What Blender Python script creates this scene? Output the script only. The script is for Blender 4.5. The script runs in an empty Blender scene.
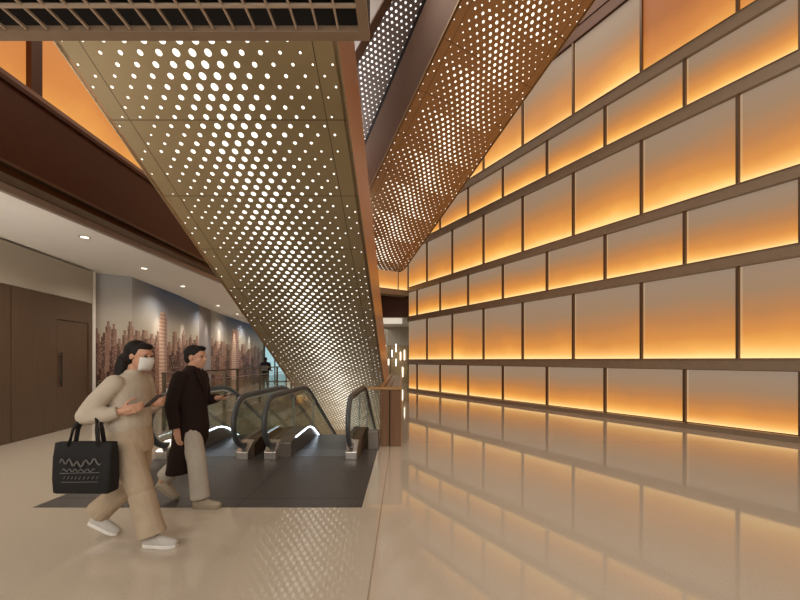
import bpy, bmesh, math, random
from mathutils import Vector, Matrix
R = random.Random(7)
SC = bpy.context.scene
COL = SC.collection
F, H, CX, CY = 370.0, 1.5, 403.0, 360.0
D1 = Vector((0.0108, 1, -0.5135))            # direction of the descending escalators
D2 = Vector(((178-CX)/F, 1, -(590-CY)/F))    # direction of the escalators beside the glowing wall
def ray(px, py): return Vector(((px-CX)/F, 1, (CY-py)/F))
EYE = Vector((0, 0, H))
def plane_hit(px, py, P, n):
    r = ray(px, py); return EYE + r*((P-EYE).dot(n)/r.dot(n))

# ------------------------------------------------------------------ camera
cam = bpy.data.cameras.new('camera'); co = bpy.data.objects.new('camera', cam); COL.objects.link(co)
co.location = EYE; co.rotation_euler = (math.pi/2, 0, 0)
cam.sensor_width = 36; cam.lens = F/800*36; cam.shift_x = (400-CX)/800; cam.shift_y = (CY-300)/800
cam.clip_end = 200; SC.camera = co
try:
    SC.view_settings.view_transform = 'Standard'
    SC.view_settings.look = 'None'
except Exception: pass

# ------------------------------------------------------------------ nodes
class NT:
    def __init__(s, name):
        s.m = bpy.data.materials.new(name); s.m.use_nodes = True; s.t = s.m.node_tree
        s.t.nodes.clear(); s.out = s.t.nodes.new('ShaderNodeOutputMaterial')
    def n(s, kind, **kw):
        x = s.t.nodes.new(kind)
        for k, v in kw.items(): setattr(x, k, v)
        return x
    def link(s, a, b): s.t.links.new(a, b)
    def put(s, sock, v):
        if hasattr(v, 'links') or isinstance(v, bpy.types.NodeSocket): s.link(v, sock)
        else:
            if isinstance(v, (tuple, list)) and len(v) == 3 and sock.type == 'RGBA': v = (*v, 1)
            sock.default_value = v
    def M(s, op, a, b=None, c=None, clamp=False):
        x = s.n('ShaderNodeMath', operation=op, use_clamp=clamp)
        s.put(x.inputs[0], a)
        if b is not None: s.put(x.inputs[1], b)
        if c is not None: s.put(x.inputs[2], c)
        return x.outputs[0]
    def mix(s, f, a, b):
        x = s.n('ShaderNodeMix', data_type='RGBA'); s.put(x.inputs[0], f); s.put(x.inputs[6], a); s.put(x.inputs[7], b)
        return x.outputs[2]
    def ramp(s, f, stops, interp='LINEAR'):
        x = s.n('ShaderNodeValToRGB'); x.color_ramp.interpolation = interp
        e = x.color_ramp.elements
        while len(e) < len(stops): e.new(0.5)
        for i, (p, c) in enumerate(stops): e[i].position = p; e[i].color = (*c, 1)
        s.put(x.inputs[0], f); return x.outputs[0]
    def white(s, v, w=None):
        x = s.n('ShaderNodeTexWhiteNoise', noise_dimensions='2D' if w is not None else '1D')
        if w is None: s.put(x.inputs['W'], v)
        else:
            c = s.n('ShaderNodeCombineXYZ'); s.put(c.inputs[0], v); s.put(c.inputs[1], w); s.link(c.outputs[0], x.inputs['Vector'])
        return x.outputs['Value']
    def noise(s, vec, scale, detail=3, rough=.5):
        x = s.n('ShaderNodeTexNoise'); x.inputs['Scale'].default_value = scale; x.inputs['Detail'].default_value = detail
        x.inputs['Roughness'].default_value = rough
        if vec is not None: s.link(vec, x.inputs['Vector'])
        return x.outputs['Fac']
    def pos(s): return s.n('ShaderNodeNewGeometry').outputs['Position']
    def obj(s): return s.n('ShaderNodeTexCoord').outputs['Object']
    def uv(s):
        x = s.n('ShaderNodeSeparateXYZ'); s.link(s.n('ShaderNodeUVMap').outputs[0], x.inputs[0]); return x.outputs[0], x.outputs[1]
    def sep(s, v):
        x = s.n('ShaderNodeSeparateXYZ'); s.link(v, x.inputs[0]); return x.outputs
    def bsdf(s, col, rough=.5, metal=0, spec=.5, em=None, es=0, bump=None, bs=.2, coat=0):
        b = s.n('ShaderNodeBsdfPrincipled')
        s.put(b.inputs['Base Color'], col); s.put(b.inputs['Roughness'], rough); s.put(b.inputs['Metallic'], metal)
        s.put(b.inputs['Specular IOR Level'], spec); s.put(b.inputs['Coat Weight'], coat)
        if em is not None: s.put(b.inputs['Emission Color'], em); s.put(b.inputs['Emission Strength'], es)
        if bump is not None:
            q = s.n('ShaderNodeBump'); q.inputs['Strength'].default_value = bs; q.inputs['Distance'].default_value = .01
            s.link(bump, q.inputs['Height']); s.link(q.outputs[0], b.inputs['Normal'])
        s.link(b.outputs[0], s.out.inputs[0]); return s.m

def simple(name, col, rough=.5, metal=0, var=.12, scale=8, spec=.5, coat=0):
    t = NT(name); f = t.noise(t.obj(), scale)
    c = t.mix(f, tuple(x*(1-var) for x in col), tuple(min(1, x*(1+var)) for x in col))
    return t.bsdf(c, rough, metal, spec, coat=coat)
def glow(name, col, s):
    t = NT(name); f = t.noise(t.obj(), 3)
    return t.bsdf(tuple(x*.5 for x in col), .5, em=t.mix(f, tuple(x*.95 for x in col), col), es=s)
def perforated(name, base, metal, rough, drift, halfw, rmax, dotcol, strength, seam=True, seam_off=.768, pv=.112, ph=.222):
    t = NT(name); u, v = t.uv()
    row = t.M('ROUND', t.M('DIVIDE', v, pv))
    odd = t.M('MULTIPLY', t.M('FLOORED_MODULO', row, 2.0), .5)
    fr = t.M('SUBTRACT', t.M('FRACT', t.M('DIVIDE', v, pv*10)), .5)
    c = t.M('MULTIPLY', fr, drift)                                  # big-dot cluster drifts across each panel
    th = t.M('TANH', t.M('DIVIDE', u, .45))
    a, b = 1/ph, .62
    w = t.M('ADD', t.M('ADD', t.M('MULTIPLY', u, a), t.M('MULTIPLY', th, b)), odd)
    dw = t.M('ADD', a, t.M('MULTIPLY', t.M('SUBTRACT', 1.0, t.M('MULTIPLY', th, th)), b/.45))
    dx = t.M('DIVIDE', t.M('SUBTRACT', w, t.M('ROUND', w)), dw)
    dv = t.M('SUBTRACT', v, t.M('MULTIPLY', row, pv))
    d = t.M('SQRT', t.M('ADD', t.M('MULTIPLY', dx, dx), t.M('MULTIPLY', dv, dv)))
    au = t.M('ABSOLUTE', t.M('SUBTRACT', u, c))
    k = t.M('SUBTRACT', 1.0, t.M('DIVIDE', t.M('SUBTRACT', au, .08*halfw), .82*halfw), clamp=True)
    jit = t.M('MULTIPLY', t.M('SUBTRACT', t.white(t.M('ROUND', w), row), .5), .004)
    r = t.M('ADD', t.M('ADD', .0125, jit), t.M('MULTIPLY', t.M('POWER', k, 1.25), rmax-.0125))
    cull = t.M('MULTIPLY', t.M('GREATER_THAN', t.M('ABSOLUTE', u), halfw*.74), t.M('LESS_THAN', t.white(t.M('ADD', t.M('ROUND', w), 17.0), row), .38))
    r = t.M('MULTIPLY', r, t.M('SUBTRACT', 1.0, cull))
    inside = t.M('LESS_THAN', t.M('ABSOLUTE', u), halfw*.96)
    dot = t.M('MULTIPLY', t.M('LESS_THAN', d, r), inside)
    col = t.mix(t.noise(t.obj(), 1.2), tuple(x*.9 for x in base), tuple(x*1.1 for x in base))
    if seam:
        vj = t.M('ABSOLUTE', t.M('SUBTRACT', t.M('FRACT', t.M('ADD', t.M('DIVIDE', v, pv*10), seam_off)), .5))
        s1 = t.M('LESS_THAN', vj, .0055)
        s2 = t.M('LESS_THAN', t.M('ABSOLUTE', t.M('SUBTRACT', t.M('ABSOLUTE', u), halfw*.83)), .006)
        col = t.mix(t.M('MAXIMUM', s1, s2), col, tuple(x*.35 for x in base))
    rim = t.M('MULTIPLY', t.M('LESS_THAN', d, t.M('ADD', r, .004)), inside)
    col = t.mix(rim, col, tuple(x*.5 for x in base))
    return t.bsdf(col, rough, metal, .5, em=t.mix(dot, (0, 0, 0), dotcol), es=strength)  # light behind the holes is put in as emissive dots on a closed sheet

M = {}
M['bronze'] = simple('bronze metal', (.16, .105, .065), .42, .6)
M['fin'] = simple('bronze fin', (.33, .25, .175), .45, .2)
M['dark_bronze'] = simple('dark bronze metal', (.085, .030, .011), .45, .3)
M['copper'] = simple('copper bronze cladding', (.58, .30, .15), .32, .7)
M['side2'] = simple('brown bronze cladding', (.13, .065, .035), .42, .5)
M['champagne'] = simple('champagne metal', (.42, .33, .2), .4, .7)
M['perf1'] = perforated('champagne perforated sheet', (.40, .305, .165), .4, .45, .35, 1.49, .039, (1, .94, .82), 1.7)
M['perf2'] = perforated('copper perforated sheet', (.44, .285, .155), .5, .42, 1.1, 1.49, .0355, (1, .9, .74), 1.7)
M['perf3'] = perforated('grey perforated sheet', (.20, .15, .12), .3, .5, .6, 1.7, .034, (1, .96, .92), 1.5, False, 0, .125, .16)
M['grille'] = simple('grille metal', (.50, .38, .28), .5, .1)
M['grille_frame'] = simple('grille frame metal', (.30, .21, .14), .5, .1)
M['black'] = simple('dark void', (.02, .015, .012), .8)
M['ceil'] = simple('white ceiling paint', (.86, .83, .78), .8, 0, .03, 2)
M['cream'] = simple('cream wall paint', (.47, .43, .36), .7, 0, .05, 2)
M['grey_edge'] = simple('grey metal edge', (.36, .30, .25), .4, .4)
M['steel'] = simple('brushed steel', (.55, .52, .49), .3, .8)
M['dark_steel'] = simple('dark step metal', (.14, .15, .17), .38, .6)
M['rubber'] = simple('black rubber handrail', (.075, .085, .095), .35)
M['post'] = simple('bronze rail post', (.17, .13, .09), .35, .6)
M['deck'] = simple('brown steel deck', (.28, .24, .21), .3, .7)
M['led'] = glow('cool led strip', (.75, .88, 1), 4)
M['warm'] = glow('warm lamp', (1, .88, .7), 4)
M['coolglass'] = glow('lit turquoise glass', (.45, .72, .78), .8)
M['redsign'] = glow('red display', (.8, .08, .15), .7)
M['white_glow'] = glow('lit white panel', (1, .9, .74), .62)
M['amber_dim'] = glow('dim amber backing', (.75, .25, .06), .3)

def mat_wood():
    t = NT('dark veneer'); x, y, z = t.sep(t.pos()); c = t.n('ShaderNodeCombineXYZ')
    t.put(c.inputs[0], t.M('MULTIPLY', y, 18.0)); t.put(c.inputs[1], t.M('MULTIPLY', x, 18.0)); t.put(c.inputs[2], t.M('MULTIPLY', z, .8))
    f = t.noise(c.outputs[0], 1.5, 4)
    return t.bsdf(t.mix(f, (.075, .043, .024), (.125, .076, .046)), .38)
M['veneer'] = mat_wood()
def mat_reeded():
    t = NT('bronze wood cladding'); x, y, z = t.sep(t.pos()); c = t.n('ShaderNodeCombineXYZ')
    t.put(c.inputs[0], t.M('MULTIPLY', x, 25.0)); t.put(c.inputs[1], t.M('MULTIPLY', y, 25.0)); t.put(c.inputs[2], z)
    f = t.noise(c.outputs[0], 1.3, 4)
    return t.bsdf(t.mix(f, (.16, .075, .035), (.28, .15, .08)), .3, .35)
M['reeded'] = mat_reeded()
def mat_slat():
    t = NT('beige slatted lining'); x, y, z = t.sep(t.pos())
    f = t.M('LESS_THAN', t.M('FRACT', t.M('MULTIPLY', t.M('ADD', x, y), 4.5)), .06)
    return t.bsdf(t.mix(f, (.60, .48, .33), (.3, .22, .14)), .35)
M['slat'] = mat_slat()
def mat_floor():
    t = NT('beige terrazzo'); p = t.pos(); x, y, z = t.sep(p)
    f1 = t.noise(p, 90, 2); f2 = t.noise(p, .6, 3); 
    vo = t.n('ShaderNodeTexVoronoi'); vo.inputs['Scale'].default_value = 75; t.link(p, vo.inputs['Vector'])
    sp = t.M('LESS_THAN', vo.outputs['Distance'], .22)
    c = t.mix(f1, (.44, .38, .305), (.60, .53, .435)); c = t.mix(t.M('MULTIPLY', sp, .35), c, (.62, .55, .47))
    c = t.mix(t.M('MULTIPLY', f2, .25), c, (.42, .33, .25))
    def ln(a, pos, w=.006): return t.M('LESS_THAN', t.M('ABSOLUTE', t.M('SUBTRACT', a, pos)), w)
    right = t.M('GREATER_THAN', x, -.22)
    j = ln(x, -.22); j = t.M('MAXIMUM', j, t.M('MULTIPLY', right, ln(y, 6.77, .007)))
    c = t.mix(t.M('MULTIPLY', j, .6), c, (.2, .14, .09))
    rg = t.M('ADD', .035, t.M('MULTIPLY', t.noise(p, 3, 3), .03))
    return t.bsdf(c, rg, 0, .95)
M['floor'] = mat_floor()
def mat_mat():
    t = NT('grey entrance grating'); x, y, z = t.sep(t.pos())
    a = t.M('LESS_THAN', t.M('FRACT', t.M('MULTIPLY', y, 32.0)), .45)
    b = t.M('LESS_THAN', t.M('FRACT', t.M('MULTIPLY', x, 40.0)), .4)
    e = t.M('MAXIMUM', t.M('LESS_THAN', t.M('FRACT', t.M('ADD', t.M('MULTIPLY', x, .78), .33)), .008),
            t.M('LESS_THAN', t.M('FRACT', t.M('ADD', t.M('MULTIPLY', y, 1.05), .8)), .01))
    c = t.mix(t.M('MULTIPLY', a, b), (.07, .063, .06), (.21, .19, .175)); c = t.mix(e, c, (.02, .02, .02))
    return t.bsdf(c, .4, .4, bump=a, bs=.3)
M['mat'] = mat_mat()
def mat_steps():
    t = NT('grooved step metal'); x, y, z = t.sep(t.obj())
    a = t.M('LESS_THAN', t.M('FRACT', t.M('MULTIPLY', x, 50.0)), .5)
    return t.bsdf(t.mix(a, (.03, .035, .045), (.10, .115, .135)), .35, .5)
M['step'] = mat_steps()
def mat_glass(name, tint, refl=.10):
    t = NT(name)
    tr = t.n('ShaderNodeBsdfTransparent'); t.put(tr.inputs[0], tint)
    gl = t.n('ShaderNodeBsdfGlossy'); gl.inputs['Roughness'].default_value = .03; t.put(gl.inputs[0], (.9, .95, .93))
    fr = t.n('ShaderNodeFresnel'); fr.inputs[0].default_value = 1.35
    x = t.n('ShaderNodeMixShader'); t.link(t.M('ADD', t.M('MULTIPLY', fr.outputs[0], .5), refl*.4), x.inputs[0])
    t.link(tr.outputs[0], x.inputs[1]); t.link(gl.outputs[0], x.inputs[2]); t.link(x.outputs[0], t.out.inputs[0])
    return t.m
M['glass'] = mat_glass('clear balustrade glass', (.94, .96, .95), .05)
M['glass_edge'] = simple('glass edge', (.35, .42, .40), .2, 0)

def mat_panel(name, dim=1.0, dark=False):
    t = NT(name); u, v = t.uv(); oi = t.n('ShaderNodeObjectInfo').outputs['Random']
    p = t.pos(); nz = t.noise(p, .9, 4); nz2 = t.noise(p, .25, 2)
    vv = t.M('ADD', t.M('ADD', v, t.M('MULTIPLY', t.M('SUBTRACT', oi, .5), .09)), t.M('MULTIPLY', t.M('SUBTRACT', nz, .5), .26))
    vv = t.M('ADD', vv, t.M('MULTIPLY', t.M('SUBTRACT', nz2, .5), .25))
    vv = t.M('ADD', t.M('MULTIPLY', vv, .92), .01)
    if not dark:
        c = t.ramp(vv, [(0, (1.05, .60, .16)), (.09, (.92, .42, .075)), (.24, (.68, .255, .045)), (.44, (.46, .19, .058)), (.66, (.315, .19, .105)), (1, (.275, .205, .15))])
        edge = t.M('LESS_THAN', u, .02)
        c = t.mix(t.M('MULTIPLY', edge, .4), c, t.mix(.5, c, (.9, .65, .35)))
        e2 = t.M('POWER', t.M('SUBTRACT', 1.0, v, clamp=True), 22.0)
        c = t.mix(t.M('MULTIPLY', e2, .85), c, (1.5, .95, .42))
    else:
        c = t.ramp(vv, [(0, (1.0, .42, .08)), (.12, (.80, .27, .045)), (.4, (.50, .145, .025)), (1, (.36, .10, .022))])
    return t.bsdf((.09, .08, .07), .45, spec=.2, em=c, es=dim)  # LED glow, strongest at the bottom, is put into the emission gradient
M['panel'] = mat_panel('backlit onyx panel', 1.0)
M['panel_left'] = mat_panel('backlit orange panel', .62)
M['panel_warm'] = mat_panel('backlit amber panel', .8, True)

def mat_mural(name, u0, tower_u, ub, kk):
    t = NT(name); u, v = t.uv()
    sky = t.ramp(t.M('DIVIDE', v, 3.65), [(0, (.30, .21, .15)), (.55, (.50, .42, .32)), (.72, (.46, .43, .38)), (.86, (.27, .31, .39)), (1, (.12, .18, .34))])
    pale = t.ramp(t.M('DIVIDE', v, 3.65), [(0, (.40, .28, .21)), (.6, (.50, .44, .36)), (1, (.44, .45, .46))])
    sky = t.mix(t.M('MULTIPLY', t.M('ADD', u, -.6), .55, clamp=True), pale, sky)
    col = sky
    un = t.M('ADD', t.M('ADD', t.M('MINIMUM', u, ub), t.M('MULTIPLY', t.M('MAXIMUM', t.M('SUBTRACT', u, ub), 0.0), kk)), u0)
    for i, (n, base, amp, c0, c1, wn) in enumerate([(9.0, 2.05, .50, (.26, .15, .12), (.36, .24, .18), 40),
                                 (6.5, 1.75, .60, (.07, .033, .035), (.34, .20, .15), 30),
                                 (5.1, 1.25, .70, (.05, .022, .025), (.26, .14, .10), 26),
                                 (4.3, .6, .8, (.035, .015, .02), (.22, .11, .08), 22)]):
        ci = t.M('FLOOR', t.M('MULTIPLY', t.M('ADD', un, i*3.7), n)); fx = t.M('FRACT', t.M('MULTIPLY', t.M('ADD', un, i*3.7), n))
        wv = t.white(ci); wc = t.white(t.M('ADD', ci, 71.3))
        # stepped crowns: narrower near the top
        crown = t.M('MULTIPLY', t.M('GREATER_THAN', t.M('ABSOLUTE', t.M('SUBTRACT', fx, .5)), t.M('ADD', .18, t.M('MULTIPLY', wc, .25))), .13)
        hh = t.M('SUBTRACT', t.M('ADD', base, t.M('MULTIPLY', t.M('POWER', wv, 1.4), amp)), crown)
        ins = t.M('LESS_THAN', v, hh)
        c = t.mix(wc, c0, c1)
        side = t.M('LESS_THAN', fx, .42); c = t.mix(t.M('MULTIPLY', side, .7), c, tuple(x*.3 for x in c0))
        win = t.M('MULTIPLY', t.M('GREATER_THAN', t.M('FRACT', t.M('MULTIPLY', v, wn)), .5), .2)
        c = t.mix(win, c, tuple(min(1, x*1.3) for x in c1))
        sc = t.M('GREATER_THAN', t.white(t.M('FLOOR', t.M('MULTIPLY', un, 60.0)), t.M('FLOOR', t.M('MULTIPLY', v, 26.0))), .82)
        c = t.mix(t.M('MULTIPLY', sc, .35), c, (.55, .40, .30))
        col = t.mix(ins, col, c)
    for (tu, tw, tz) in tower_u:
        q = t.M('SUBTRACT', t.M('ABSOLUTE', t.M('SUBTRACT', u, tu)), t.M('MULTIPLY', t.M('GREATER_THAN', v, tz-.18), -.06))
        ins = t.M('MULTIPLY', t.M('LESS_THAN', q, tw), t.M('LESS_THAN', v, tz))
        st = t.M('GREATER_THAN', t.M('FRACT', t.M('MULTIPLY', v, 9.0)), .45)
        c = t.mix(t.M('MULTIPLY', st, .6), (.60, .42, .32), (.30, .18, .15))
        c = t.mix(t.M('MULTIPLY', t.M('GREATER_THAN', u, tu+tw*.25), .6), c, (.25, .15, .14))
        col = t.mix(ins, col, c)
    return t.bsdf(col, .6, 0, .1)

# ------------------------------------------------------------------ mesh builder
class MB:
    def __init__(s): s.v = []; s.f = []; s.uv = {}
    def add(s, vs, fs, uvs=None):
        o = len(s.v); s.v += [tuple(v) for v in vs]
        for i, f in enumerate(fs):
            s.f.append([a+o for a in f])
            if uvs and uvs[i]: s.uv[len(s.f)-1] = uvs[i]
        return s
    def box(s, a, b):
        x0, y0, z0 = a; x1, y1, z1 = b
        return s.hexa([(x0,y0,z0),(x1,y0,z0),(x1,y1,z0),(x0,y1,z0)], [(x0,y0,z1),(x1,y0,z1),(x1,y1,z1),(x0,y1,z1)])
    def hexa(s, lo, hi):
        n = len(lo); fs = [list(range(n))[::-1], list(range(n, 2*n))]
        for i in range(n): j = (i+1) % n; fs.append([i, j, j+n, i+n])
        return s.add(list(lo)+list(hi), fs)
    def obox(s, c, ax, half):   # oriented box: centre, 3 axes, 3 half sizes
        c = Vector(c); A = [Vector(a).normalized()*h for a, h in zip(ax, half)]
        lo = [c+A[0]*i+A[1]*j-A[2] for i, j in ((-1,-1),(1,-1),(1,1),(-1,1))]
        return s.hexa(lo, [p+2*A[2] for p in lo])
    def bar(s, p, q, w, h, up=(0,0,1)):
        p, q = Vector(p), Vector(q); d = q-p; side = d.cross(Vector(up)).normalized(); u2 = side.cross(d).normalized()
        return s.obox((p+q)/2, (d, side, u2), (d.length/2, w/2, h/2))
    def tube(s, pts, rad, n=10, sx=1.0, cap=True, ref=(0,0,1)):
        pts = [Vector(p) for p in pts]; rs = rad if isinstance(rad, (list, tuple)) else [rad]*len(pts)
        rings = []; N = len(pts)
        for i, p in enumerate(pts):
            d = (pts[min(i+1, N-1)]-pts[max(i-1, 0)]).normalized()
            r = Vector(ref)
            if abs(d.dot(r)) > .95: r = Vector((0, 1, 0)) if abs(d.y) < .9 else Vector((1, 0, 0))
            a = d.cross(r).normalized(); b = a.cross(d).normalized()
            rings.append([p+(a*math.cos(2*math.pi*k/n)*sx+b*math.sin(2*math.pi*k/n))*rs[i] for k in range(n)])
        return s.rings(rings, cap)
    def rings(s, rings, cap=True):
        n = len(rings[0]); vs = [v for r in rings for v in r]; fs = []
        for i in range(len(rings)-1):
            for k in range(n):
                l = (k+1) % n; fs.append([i*n+k, i*n+l, (i+1)*n+l, (i+1)*n+k])
        if cap: fs.append(list(range(n))[::-1]); fs.append([(len(rings)-1)*n+k for k in range(n)])
        return s.add(vs, fs)
    def ball(s, c, r, n=14, m=9, rot=None):
        if not isinstance(r, (tuple, list)): r = (r, r, r)
        c = Vector(c); rings = []
        for i in range(m+1):
            th = math.pi*(i+.02)/(m+.04); rg = []
            for k in range(n):
                ph = 2*math.pi*k/n
                v = Vector((r[0]*math.sin(th)*math.cos(ph), r[1]*math.sin(th)*math.sin(ph), -r[2]*math.cos(th)))
                if rot: v = rot @ v
                rg.append(c+v)
            rings.append(rg)
        return s.rings(rings)
    def prism(s, poly, axis, a, b):   # poly in the two other axes
        def P(q, t): return {'x': (t, q[0], q[1]), 'y': (q[0], t, q[1]), 'z': (q[0], q[1], t)}[axis]
        return s.hexa([P(q, a) for q in poly], [P(q, b) for q in poly])
    def build(s, name, mat, parent=None, smooth=False, bevel=0, origin=None, subsurf=0, remesh=0, fix=True):
        me = bpy.data.meshes.new(name); o0 = Vector(origin) if origin is not None else Vector((0, 0, 0))
        if parent is not None and origin is None: o0 = Vector(parent.get('base', (0, 0, 0)))
        me.from_pydata([Vector(v)-o0 for v in s.v], [], s.f)
        if s.uv:
            l = me.uv_layers.new(name='UVMap')
            for fi, uvs in s.uv.items():
                for li, q in zip(me.polygons[fi].loop_indices, uvs): l.data[li].uv = q
        if fix:
            bm = bmesh.new(); bm.from_mesh(me); bmesh.ops.recalc_face_normals(bm, faces=bm.faces); bm.to_mesh(me); bm.free()
        me.materials.append(M[mat] if isinstance(mat, str) else mat)
        ob = bpy.data.objects.new(name, me); COL.objects.link(ob)
        if remesh:
            mo = ob.modifiers.new('r', 'REMESH'); mo.mode = 'VOXEL'; mo.voxel_size = remesh
            sm = ob.modifiers.new('s', 'SMOOTH'); sm.factor = .5; sm.iterations = 3
            dg = bpy.context.evaluated_depsgraph_get(); dg.update()
            m2 = bpy.data.meshes.new_from_object(ob.evaluated_get(dg)); ob.modifiers.clear(); ob.data = m2; me = m2
            smooth = True
        if bevel:
            bv = ob.modifiers.new('b', 'BEVEL'); bv.width = bevel; bv.segments = 2; bv.limit_method = 'ANGLE'
        if smooth:
            for p in me.polygons: p.use_smooth = True
        if parent is not None: ob.parent = parent
        else: ob.location = o0
        return ob
def tag(o, label, cat, group=None, kind=None):
    o['label'] = label; o['category'] = cat
    if group: o['group'] = group
    if kind: o['kind'] = kind
    return o
def struct(name, mb, mat, **kw):
    o = mb.build(name, mat, **kw); o['kind'] = 'structure'; return o
def thing(name, label, cat, loc=(0, 0, 0), group=None):
    o = bpy.data.objects.new(name, None); COL.objects.link(o); o.location = loc; o['base'] = tuple(loc)
    o.empty_display_size = .2
    return tag(o, label, cat, group)
def qmesh(ps, uvs): return MB().add(ps, [list(range(len(ps)))], [uvs])

# ================================================================== SETTING
# floor slabs with the escalator well cut out
fl = MB()
for (x0, x1, y0, y1) in [(-12, 9, -3, 6.17), (-12, -3.72, 6.17, 7.9), (-12, -5.05, 7.9, 19), (-.45, 9, 6.17, 19), (-12, 9, 19, 32)]:
    fl.box((x0, y0, -.3), (x1, y1, 0))
struct('floor', fl, 'floor')
struct('floor_lower', MB().box((-7, 4, -5.3), (2, 30, -5.1)), 'floor')
pit = MB()
pit.box((-5.2, 7.9, -5.1), (-5.06, 19, -.02)); pit.box((-.58, 6.17, -5.1), (-.46, 19, -.3)); pit.box((-5.2, 19, -5.1), (-.45, 19.15, -.3))
pit.box((-5.2, 7.75, -5.1), (-3.75, 7.89, -.3)); 
struct('wall_escalator_pit', pit, 'slat')

# ---- right glowing wall.  X = 11.24 - .608 Y
WD = Vector((-.608, 1, 0)).normalized(); WN = Vector((-1, -.608, 0)).normalized()      # along / towards the room
WY1 = 18.08
def wp(Y, z, off=0): return Vector((11.24-.608*Y, Y, z)) + WN*off
def wslab(mb, Y0, Y1, z0, z1, o0, o1):
    return mb.hexa([wp(Y0, z0, o0), wp(Y1, z0, o0), wp(Y1, z0, o1), wp(Y0, z0, o1)], [wp(Y0, z1, o0), wp(Y1, z1, o0), wp(Y1, z1, o1), wp(Y0, z1, o1)])
ROWS = [(.13, 1.29, 's'), (1.53, 3.37, 't'), (3.62, 4.79, 's'), (5.03, 6.82, 't'), (7.10, 8.17, 's'), (8.46, 10.5, 't')]
struct('wall_right', wslab(MB(), 2.0, WY1, 0, 13, -.5, -.12), 'dark_bronze')
bands = [(0, .11)] + [(ROWS[i][1]+.005, ROWS[i+1][0]-.005) for i in range(5)] + [(10.5, 10.85)]
for i, (z0, z1) in enumerate(bands):
    mb = MB(); wslab(mb, 2.0, WY1, z0, z1, -.11, .05 if i else .07); wslab(mb, 2.0, WY1, z1-.012, z1, .05, .075)
    if i == 0: struct('baseboard_right', mb, 'fin')
    else: struct('trim_%d' % i, mb, 'fin' if i < 6 else 'dark_bronze', bevel=.006)
rown = ['lowest row above the floor', 'second row up', 'third row up', 'fourth row up', 'fifth row up', 'topmost row']
ordn = ['first', 'second', 'third', 'fourth', 'fifth', 'sixth', 'seventh', 'eighth', 'ninth', 'tenth', 'eleventh']
tn = 6
for r, (z0, z1, k) in enumerate(ROWS):
    js = [7.43+1.545*i for i in range(-3, 7)] if k == 't' else [6.68+1.53*i for i in range(-2, 8)]
    js.append(WY1)
    fin = MB()
    for a in js[:-1]: wslab(fin, a-.021, a+.021, z0-.004, z1+.004, -.11, .04)
    tn += 1; struct('trim_%d' % tn, fin, 'bronze')
    vis = [i for i in range(len(js)-1) if js[i+1] > 6.75]
    for i in range(len(js)-1):
        a, b = js[i]+.027, js[i+1]-.027
        if b-a < .2: continue
        P = [wp(a, z0+.006, -.03), wp(b, z0+.006, -.03), wp(b, z1-.006, -.03), wp(a, z1-.006, -.03)]
        Q = [wp(a, z0+.006, -.10), wp(b, z0+.006, -.10), wp(b, z1-.006, -.10), wp(a, z1-.006, -.10)]
        mb = MB().add(P, [[0, 1, 2, 3]], [[(1, 0), (0, 0), (0, 1), (1, 1)]])
        mb.add(P+Q, [[4, 7, 6, 5], [0, 4, 5, 1], [1, 5, 6, 2], [2, 6, 7, 3], [3, 7, 4, 0]], [[(.5, .5)]*4, [(.5, .02)]*4, [(.02, .4)]*4, [(.5, .98)]*4, [(.98, .4)]*4])
        dark = (r == 5 and js[i] < 8.9)
        o = mb.build('backlit_panel', 'panel_warm' if dark else 'panel', origin=wp((a+b)/2, z0), fix=True)
        if i in vis:
            n = vis.index(i)
            lab = '%s glowing panel from the right picture edge in the %s' % (ordn[n], rown[r])
            if dark: lab = '%s panel from the right picture edge in the topmost row, dim orange' % ordn[n]
        else: lab = 'glowing panel just beyond the right picture edge in the %s' % rown[r]
        if i not in vis and len([q for q in range(len(js)-1) if q not in vis]) > 1: lab = lab.replace('just beyond', ordn[len([q for q in range(i, len(js)-1) if q not in vis])-1]+' one beyond')
        tag(o, lab, 'wall panel', 'backlit panels of the right wall')

# ---- return wall at the far corner, square to the glowing wall
C0 = Vector((11.24-.608*WY1, WY1, 0))
def rp(s, z, off=0): return C0 + WN*s + Vector((0, 0, z)) - WD*off
def rslab(mb, s0, s1, z0, z1, o0, o1):
    return mb.hexa([rp(s0, z0, o0), rp(s1, z0, o0), rp(s1, z0, o1), rp(s0, z0, o1)], [rp(s0, z1, o0), rp(s1, z1, o0), rp(s1, z1, o1), rp(s0, z1, o1)])
mb = MB(); rslab(mb, 0, 3.2, 4.7, 12, -.5, -.1); struct('wall_far', mb, 'dark_bronze')
mb = MB(); rslab(mb, 0, 3.2, 4.62, 4.88, -.5, .06); struct('trim_20', mb, 'fin')
mb = MB(); rslab(mb, .55, .59, 4.88, 7, -.1, .03); rslab(mb, 1.85, 1.89, 4.88, 7, -.1, .03); struct('trim_27', mb, 'bronze')
for i, (s0, s1) in enumerate([(.04, .55), (.59, 1.85), (1.89, 3.15)]):
    P = [rp(s0, 4.9, .0), rp(s1, 4.9, .0), rp(s1, 6.7, .0), rp(s0, 6.7, .0)]
    mb = MB().add(P, [[0, 1, 2, 3]], [[(0, 0), (1, 0), (1, 1), (0, 1)]]); rslab(mb, s0, s1, 4.9, 6.7, -.08, -.002)
    o = mb.build('backlit_panel', 'panel', origin=P[0])
    tag(o, ['narrow glowing panel in the far corner beside the tall wall', 'glowing amber panel on the far return wall above the passage', 'glowing amber panel far back behind the big perforated soffit'][i], 'wall panel', 'backlit panels of the far return wall')
mb = MB(); mb.box((-6, 18.6, 3.66), (.6, 18.8, 4.75)); struct('wall_header', mb, 'dark_bronze')
mb = MB(); mb.box((.42, 18.2, 0), (.62, 26, 4.6)); struct('wall_passage_right', mb, 'bronze')

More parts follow.
